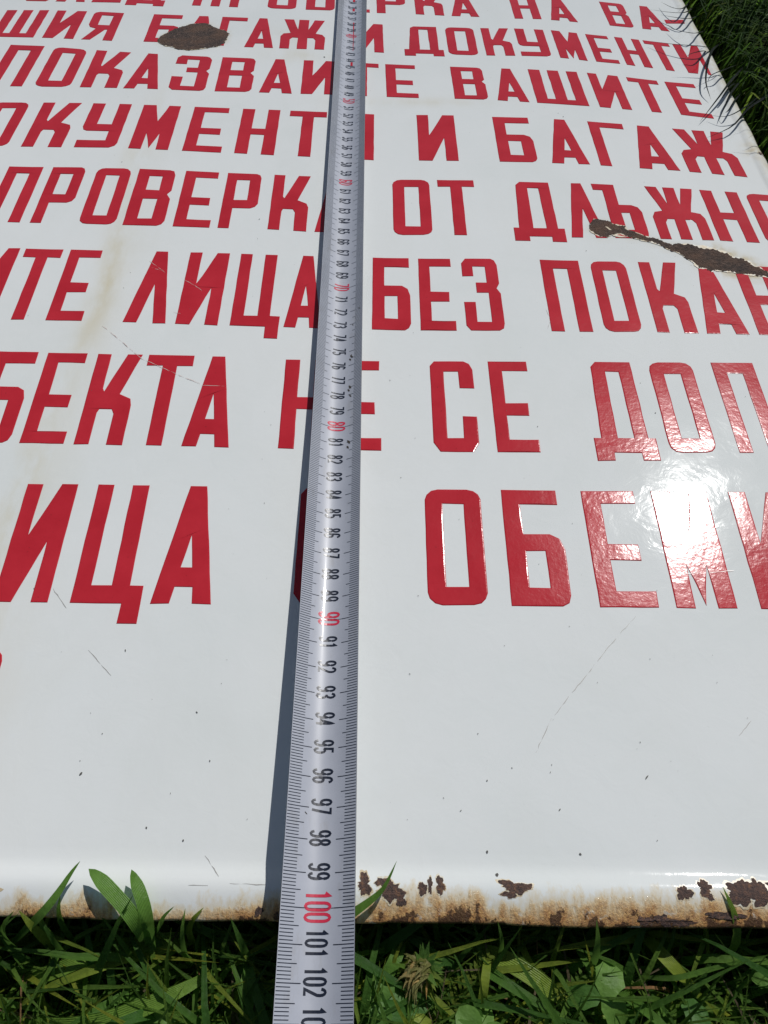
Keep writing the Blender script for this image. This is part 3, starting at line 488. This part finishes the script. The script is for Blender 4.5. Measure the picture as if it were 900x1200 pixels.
for (t, s_, r_) in [[75.4,0.0062,0.0013],[75.6,0.0056,0.0008],[77.5,0.0058,0.0013],[77.7,0.0052,0.0008],[78.1,0.0062,0.0008],[81.0,0.0058,0.0012],[81.3,0.0054,0.0009],[73.1,0.0067,0.0005],[97.2,-0.0055,0.0004],[72.0,0.0105,0.0006]]:
    N = 14; v_ = [tape_pt(t, s_, .00012)]
    for i in range(N):
        a = 2 * math.pi * i / N; q = r_ * random.uniform(.55, 1.25); v_.append(tape_pt(t + q * math.cos(a) * 110, s_ + q * .6 * math.sin(a) + .0004 * math.cos(a), .00010))
    mesh('mud_spot', v_, [(0, 1 + i, 1 + (i + 1) % N) for i in range(N)], M_MUD, tape)

# ------------------------------------------------------------ grass
class Blades:
    def __init__(s): s.v = []; s.f = []; s.t = []; s.a = []
    def add(s, pts, wd, tone, fold=.35, up=None, prof=None, ac=1.):
        n_ = len(pts); b0 = len(s.v)
        for i, p in enumerate(pts):
            a = pts[max(i - 1, 0)]; b = pts[min(i + 1, n_ - 1)]; d = (Vector(b) - Vector(a)).normalized()
            u = Vector(up) if up else Vector((0, 0, 1))
            sd = d.cross(u); 
            if sd.length < 1e-4: sd = Vector((1, 0, 0))
            sd.normalize(); nn = sd.cross(d)
            t = i / (n_ - 1); w_ = wd / 2 * (prof(t) if prof else (min(1, .55 + t * 1.8) * (1 - max(0, t - .35) / .65) ** .75 + .02))
            P_ = Vector(p)
            s.v += [tuple(P_ - sd * w_ + nn * w_ * fold), tuple(P_), tuple(P_ + sd * w_ + nn * w_ * fold)]
            s.t += [tone] * 3; s.a += [-ac, 0., ac]
            if i: c0 = b0 + 3 * i; s.f += [(c0 - 3, c0 - 2, c0 + 1, c0), (c0 - 2, c0 - 1, c0 + 2, c0 + 1)]
    def build(s, name, mat, parent=None):
        o = mesh(name, s.v, s.f, mat, parent, True); a = o.data.attributes.new('tone', 'FLOAT', 'POINT'); a.data.foreach_set('value', s.t); a = o.data.attributes.new('across', 'FLOAT', 'POINT'); a.data.foreach_set('value', s.a); return o
def spline(pts, n_):
    pts = [Vector(p) for p in pts]; P_ = [pts[0] * 2 - pts[1]] + pts + [pts[-1] * 2 - pts[-2]]; o = []
    for k_ in range(n_ + 1):
        f = k_ / n_ * (len(pts) - 1); i = min(int(f), len(pts) - 2); t = f - i; a, b, c, d = P_[i:i + 4]
        o.append(.5 * (2 * b + (c - a) * t + (2 * a - 5 * b + 4 * c - d) * t * t + (-a + 3 * b - 3 * c + d) * t ** 3))
    return o
def rand_blade(B, x, y, L, wd, lean, az, tone, n_=6, z0=GZ, fold=.35, maxz=None):
    pts = []; p = Vector((x, y, z0)); ang = random.uniform(.02, .35); st_ = L / n_; az0 = az
    if -.05 < x < .015 and y < .04: maxz = min(maxz if maxz is not None else 1, -.004)
    for i in range(n_ + 1):
        pts.append(p.copy()); 
        dz = math.cos(ang)
        if maxz is not None and p.z + dz * st_ > maxz: ang = max(ang, 1.45); dz = math.cos(ang)
        p = p + Vector((math.sin(ang) * math.cos(az0), math.sin(ang) * math.sin(az0), dz)) * st_; ang += lean / n_ * random.uniform(.6, 1.5); az0 += random.uniform(-.12, .12)
        if p.z < GZ + .002: p.z = GZ + .002
    B.add(pts, wd, tone, fold)
EL = ['long pale-tipped grass blade slanting over the rusty rim, leftmost of the blades there', 'broad grass blade with blunt tip lying over the rim, left of the pointed one', 'broad pointed grass blade standing over the rim beside the blunt one', 'tiny thin grass blade just over the rim, right of the broad pointed blade', 'dark bent grass blade crossing the rusty rim right of the measuring tape']
for (nm, pts, wd), lb in zip([["a",[[-0.1223,0.0279,-0.02],[-0.1111,0.0315,-0.004],[-0.1031,0.0356,0.005],[-0.0993,0.0412,0.006],[-0.0967,0.0459,0.007],[-0.0942,0.0494,0.008]],0.003],["b",[[-0.0737,0.0295,-0.008],[-0.0747,0.0328,0.003],[-0.0785,0.0369,0.0055],[-0.0834,0.0411,0.006],[-0.0876,0.0446,0.007],[-0.0914,0.0473,0.007]],0.0046],["c",[[-0.0728,0.028,-0.012],[-0.0714,0.0321,0.001],[-0.0723,0.0365,0.005],[-0.074,0.0402,0.006],[-0.0762,0.0438,0.006],[-0.0779,0.0471,0.007]],0.004],["d",[[-0.0717,0.0307,-0.01],[-0.0675,0.0324,0.002],[-0.066,0.0344,0.0045],[-0.0631,0.0368,0.006]],0.0016],["e",[[-0.0159,0.0311,-0.006],[-0.0111,0.0335,0.002],[-0.0063,0.036,0.005],[-0.0011,0.0394,0.006],[0.0021,0.0426,0.007],[0.0056,0.0491,0.009]],0.0026]], EL):
    B = Blades(); q = spline(pts, 12)
    pr = (lambda t: (1 - max(0, t - .72) / .28) ** .6 * .98 + .02) if nm in 'bc' else None
    B.add(q, wd, random.uniform(.35, .7), .25, None, pr); o = B.build('leaf', M_BROAD); tag(o, lb, 'grass blade', 'grass blades over the front rim')
B = Blades()
for pts, wd in [[[[-0.1294,0.0111,-0.03],[-0.1052,0.0067,-0.02],[-0.0869,0.0071,-0.012],[-0.0715,0.0114,-0.01],[-0.0584,0.0173,-0.012],[-0.0479,0.0244,-0.02]],0.0052],[[[-0.0983,0.0288,-0.025],[-0.082,0.0277,-0.018],[-0.0679,0.0294,-0.016],[-0.0599,0.0339,-0.03]],0.0062],[[[0.0285,0.0287,-0.02],[0.0387,0.0247,-0.014],[0.0474,0.0199,-0.012],[0.0565,0.014,-0.014],[0.0662,0.0075,-0.02]],0.0055],[[[0.0311,0.006,-0.02],[0.0323,0.0145,-0.01],[0.0346,0.0238,-0.012],[0.039,0.0348,-0.03]],0.0026],[[[0.0629,0.0339,-0.02],[0.0649,0.025,-0.012],[0.0682,0.0178,-0.01],[0.0749,0.0081,-0.02]],0.002],[[[0.0714,0.0337,-0.025],[0.07,0.0228,-0.014],[0.0698,0.0145,-0.01],[0.0725,0.0057,-0.012]],0.0032],[[[0.0868,0.0331,-0.02],[0.0898,0.0261,-0.012],[0.0959,0.0191,-0.012],[0.106,0.0103,-0.02]],0.004],[[[0.0834,0.0199,-0.02],[0.0925,0.0187,-0.01],[0.1044,0.0211,-0.008],[0.1243,0.025,-0.008]],0.0016],[[[0.0464,0.0337,-0.025],[0.0467,0.0278,-0.016],[0.0486,0.0228,-0.014],[0.054,0.018,-0.02]],0.0022],[[[-0.0038,0.0139,-0.02],[0.003,0.0204,-0.012],[0.0067,0.0276,-0.014],[0.0076,0.0338,-0.025]],0.004],[[[-0.1165,0.0188,-0.02],[-0.1039,0.0207,-0.014],[-0.0932,0.024,-0.012],[-0.0846,0.024,-0.02]],0.0045],[[[-0.0424,0.0061,-0.02],[-0.0407,0.0136,-0.012],[-0.0409,0.0204,-0.012],[-0.0411,0.0288,-0.02]],0.0045]]: B.add(spline(pts, 14), wd, random.uniform(.3, 1.), .3, None, lambda t: min(1, .5 + t * 2) * (1 - max(0, t - .6) / .4) ** .7 + .02)
for _ in range(1300):      # wide blades by the front rim
    x = random.uniform(-.42, .42); y = random.uniform(-.10, .034)
    rand_blade(B, x, y, random.uniform(.035, .085), random.uniform(.0020, .0042), random.uniform(.7, 1.9), random.uniform(0, 6.283), random.random(), 7, GZ, .3, .016 if y < .01 else -.006)
for _ in range(46):       # blades leaning on the rim
    x = random.choice([random.uniform(-.16, -.035), random.uniform(-.40, -.10), random.uniform(.01, .30)]); y = SY0 - random.uniform(.003, .010) - .0155 * x; h = random.uniform(-.008, -.001); az = random.uniform(.7, 2.4); L = random.uniform(.006, .016)
    B.add(spline([(x, y - .004, GZ + .01), (x, y, h - .006), (x + .35 * L * math.cos(az), y + .45 * L * math.sin(az), h + .004), (x + L * math.cos(az), y + L * math.sin(az), h + .0065)], 8), random.uniform(.0014, .0034), random.random(), .3)
tag(B.build('lawn_grass', M_BROAD), kind='stuff')
B = Blades()
for _ in range(11000):
    x = random.uniform(-.36, .36); y = random.uniform(-.10, .040)
    rand_blade(B, x, y, random.uniform(.02, .06), random.uniform(.0009, .0026), random.uniform(.6, 2.2), random.uniform(0, 6.283), random.random(), 5, GZ, .3, .006 if y < .01 else -.008)
tag(B.build('fine_grass', M_GRASS), kind='stuff')
B = Blades()
for _ in range(700):
    x = random.uniform(-.36, .36); y = random.uniform(-.08, .034)
    rand_blade(B, x, y, random.uniform(.03, .06), random.uniform(.0006, .0014), random.uniform(.8, 2.), random.uniform(0, 6.283), random.random(), 5, GZ, .1, -.012)
tag(B.build('dry_grass', M_STRAW), kind='stuff')
# small broad-leaved weeds : oval leaves round short stalks
B = Blades()
for _ in range(230):
    x = random.uniform(-.4, .4); y = random.uniform(-.09, .022); z = GZ + random.uniform(.010, .034); n_ = random.randint(3, 6); r_ = random.uniform(.004, .0095); a0 = random.random() * 6
    for i in range(n_):
        a = a0 + i * 6.283 / n_ + random.uniform(-.3, .3); d = Vector((math.cos(a), math.sin(a), 0)); tlt = random.uniform(-.2, .6)
        pts = [Vector((x, y, z)) + d * r_ * t + Vector((0, 0, r_ * (tlt * t - .5 * t * t))) for t in (0, .2, .4, .6, .8, 1., 1.15)]
        B.add(pts, r_ * random.uniform(.7, 1.0), random.random(), .25, None, lambda t: math.sin(min(1, t * .98 + .02) * math.pi) ** .7 + .03 + .10 * math.sin(t * 19 + a0), .12)
    B.add([Vector((x, y, GZ)), Vector((x, y, (z + GZ) / 2)), Vector((x, y, z))], .001, .2)
tag(B.build('broadleaf_weeds', M_WEED), kind='stuff')
# feathery light green sprigs and litter on the soil
B = Blades(); B3 = Blades()
for q_ in range(120):
    x = random.uniform(-.4, .4) if q_ > 6 else (-.075, -.06, -.04, .02, .05, .08, .11)[q_]; y = random.uniform(-.06, .018); z = GZ + random.uniform(.012, .030)
    az = random.random() * 6.28; L = random.uniform(.012, .022); d = Vector((math.cos(az), math.sin(az), .35)); p0 = Vector((x, y, z)); tn = random.uniform(.5, 1)
    B.add([p0 - Vector((0, 0, z - GZ)), p0, p0 + d * L * .5, p0 + d * L], .0007, tn, .1)
    for i in range(11):
        f = (i + 1) / 11
        for sg in (-1, 1):
            dd = Vector((math.cos(az + sg * 1.0), math.sin(az + sg * 1.0), random.uniform(.0, .8))); ll = L * .30 * (1.1 - f * .7)
            c_ = p0 + d * L * f; B.add([c_, c_ + dd * ll * .5, c_ + dd * ll + Vector((0, 0, -.0004))], .0013, tn, .2)
for _ in range(1500):
    x = random.uniform(-.4, .4); y = random.uniform(-.10, .034); z = GZ + random.uniform(.004, .014); az = random.random() * 6.28; L = random.uniform(.003, .012)
    d = Vector((math.cos(az), math.sin(az), random.uniform(-.2, .3))); B3.add([Vector((x, y, z)) + d * L * t for t in (0, .5, 1)], random.uniform(.0005, .002), random.random(), .2)
tag(B.build('feathery_weeds', M_WEED), kind='stuff'); tag(B3.build('dry_litter', M_STRAW), kind='stuff')
# withered flower head by the tape
fh = empty('flower_head', (.0135, .0175, -.02), 'withered yellowish green flower head drooping in the grass, right of the measuring tape', 'flower')
B = Blades(); c0 = Vector((.0140, .0215, -.010))
for i in range(120):
    a = random.uniform(2.2, 4.3); e = random.uniform(-.2, .7); d = Vector((math.cos(a), math.sin(a), e)); L = random.uniform(.0035, .0070)
    p0 = c0 + Vector((random.uniform(-.003, .003), random.uniform(-.0035, .002), random.uniform(-.002, .002))); dn = Vector((.0008, -.0022, -.0012)) * random.uniform(.4, 1.6)
    B.add([p0, p0 + d * L * .4, p0 + d * L * .75 + dn * .4, p0 + d * L + dn], .0009, random.random(), .4)
tag(B.build('petals', M_PETAL, fh), kind='stuff')
B = Blades()
for i in range(34):
    a = random.uniform(-1.2, 2.2); d = Vector((math.cos(a), math.sin(a), random.uniform(-.3, .6))); L = random.uniform(.004, .0075)
    B.add([c0, c0 + d * L * .5, c0 + d * L], .0022, random.random(), .3)
tag(B.build('calyx', M_WEED, fh), kind='stuff')
B = Blades(); B.add(spline([(c0.x + .006, c0.y + .008, GZ), (c0.x + .004, c0.y + .008, -.022), tuple(c0)], 8), .0016, .6, .5, None, lambda t: 1.); B.build('stalk', M_BROAD, fh)
# tall fine grass beyond the right rim
B = Blades(); B2 = Blades()
for i in range(19000):
    u = random.random() ** 1.4; x = SX1 + .004 + u * .55; y = random.uniform(.03, 1.25)
    L = random.uniform(.05, .10) + .05 * min(1, (x - SX1) / .12)
    near = x < SX1 + .05
    az = random.gauss(-1.2, 1.0) if not near else random.uniform(-1.6, 1.4)
    rand_blade(B if random.random() < .9 else B2, x, y, L, random.uniform(.0010, .0024), random.uniform(.5, 1.9), az, random.random() ** 1.5, 6, GZ, .3, .012 if near else None)
tag(B.build('tall_fine_grass', M_DARKG), kind='stuff')
tag(B2.build('bright_grass_tips', M_GRASS), kind='stuff')
# sparse lawn all round, for the places the photograph does not look at closely
B = Blades()
for _ in range(9000):
    x = random.uniform(-1.0, 1.3); y = random.uniform(-.5, 1.7)
    if SX0 - .01 < x < SX1 + .3 and .03 < y < SY1 + .01: continue
    if abs(x) < .5 and -.16 < y < .05: continue
    rand_blade(B, x, y, random.uniform(.05, .10), random.uniform(.002, .004), random.uniform(.5, 1.8), random.uniform(0, 6.283), random.random(), 4, GZ, .3)
tag(B.build('lawn', M_GRASS), kind='stuff')
# tufts hanging over the right rim: blades plus cast shadows modelled as dark strands
SL = [('drooping tuft of thin grass blades and their shadows modelled as dark strands over the right rim beside the letter Ж', (0, 1, 2, 3, 4, 5, 12, 13)), ('wispy grass blades and their shadows modelled as dark strands lying over the upper right rim, above the drooping tuft', (6, 7, 8, 9, 10, 11))]
ST = [[[[0.2945,0.5809,-0.01],[0.2647,0.5336,0.006],[0.2466,0.5165,0.006],[0.2305,0.4955,0.005],[0.212,0.4862,0.002]],0.0019],[[[0.2676,0.6478,-0.01],[0.2407,0.5947,0.006],[0.2274,0.5556,0.006],[0.2275,0.5355,0.002]],0.0018],[[[0.2752,0.6092,-0.01],[0.2442,0.5516,0.008],[0.2302,0.5301,0.007],[0.2128,0.5063,0.002]],0.0018],[[[0.2709,0.5934,-0.01],[0.2407,0.5371,0.007],[0.2331,0.5228,0.005],[0.2257,0.5075,0.002]],0.0015],[[[0.2765,0.5683,-0.01],[0.2478,0.5209,0.006],[0.2311,0.5084,0.005],[0.2199,0.5132,0.003]],0.0012],[[[0.2724,0.6132,-0.01],[0.2435,0.5692,0.006],[0.2331,0.5617,0.006],[0.2295,0.5562,0.004]],0.0012],[[[0.2603,0.7117,-0.01],[0.2368,0.6569,0.008],[0.2274,0.6578,0.007],[0.2119,0.6736,0.003]],0.0016],[[[0.2608,0.6958,-0.01],[0.2379,0.65,0.006],[0.2254,0.6528,0.006],[0.2188,0.6646,0.003]],0.0014],[[[0.2597,0.6682,-0.01],[0.2368,0.6257,0.006],[0.2278,0.6284,0.006],[0.2208,0.6426,0.003]],0.0014],[[[0.2593,0.6336,-0.01],[0.2392,0.6039,0.006],[0.2168,0.6077,0.006],[0.2011,0.6199,0.003]],0.0014],[[[0.2553,0.6335,-0.01],[0.2351,0.5973,0.006],[0.226,0.5932,0.006],[0.222,0.5933,0.003]],0.0014],[[[0.2597,0.7215,-0.01],[0.2367,0.6679,0.006],[0.229,0.6693,0.006],[0.2243,0.6877,0.003]],0.0014],[[[0.2637,0.5831,-0.01],[0.2432,0.5474,0.006],[0.2343,0.5333,0.006],[0.2328,0.5324,0.003]],0.0012],[[[0.2615,0.5682,-0.01],[0.24,0.5265,0.006],[0.2319,0.513,0.006],[0.2294,0.5144,0.003]],0.0012]]
for lb, ids in SL:
    B = Blades()
    for i in ids: B.add(spline(ST[i][0], 14), ST[i][1], random.random(), .2)
    o = B.build('grass_tuft_with_shadows', M_SHADEB); tag(o, lb, 'grass tuft', 'grass tufts over the right rim')
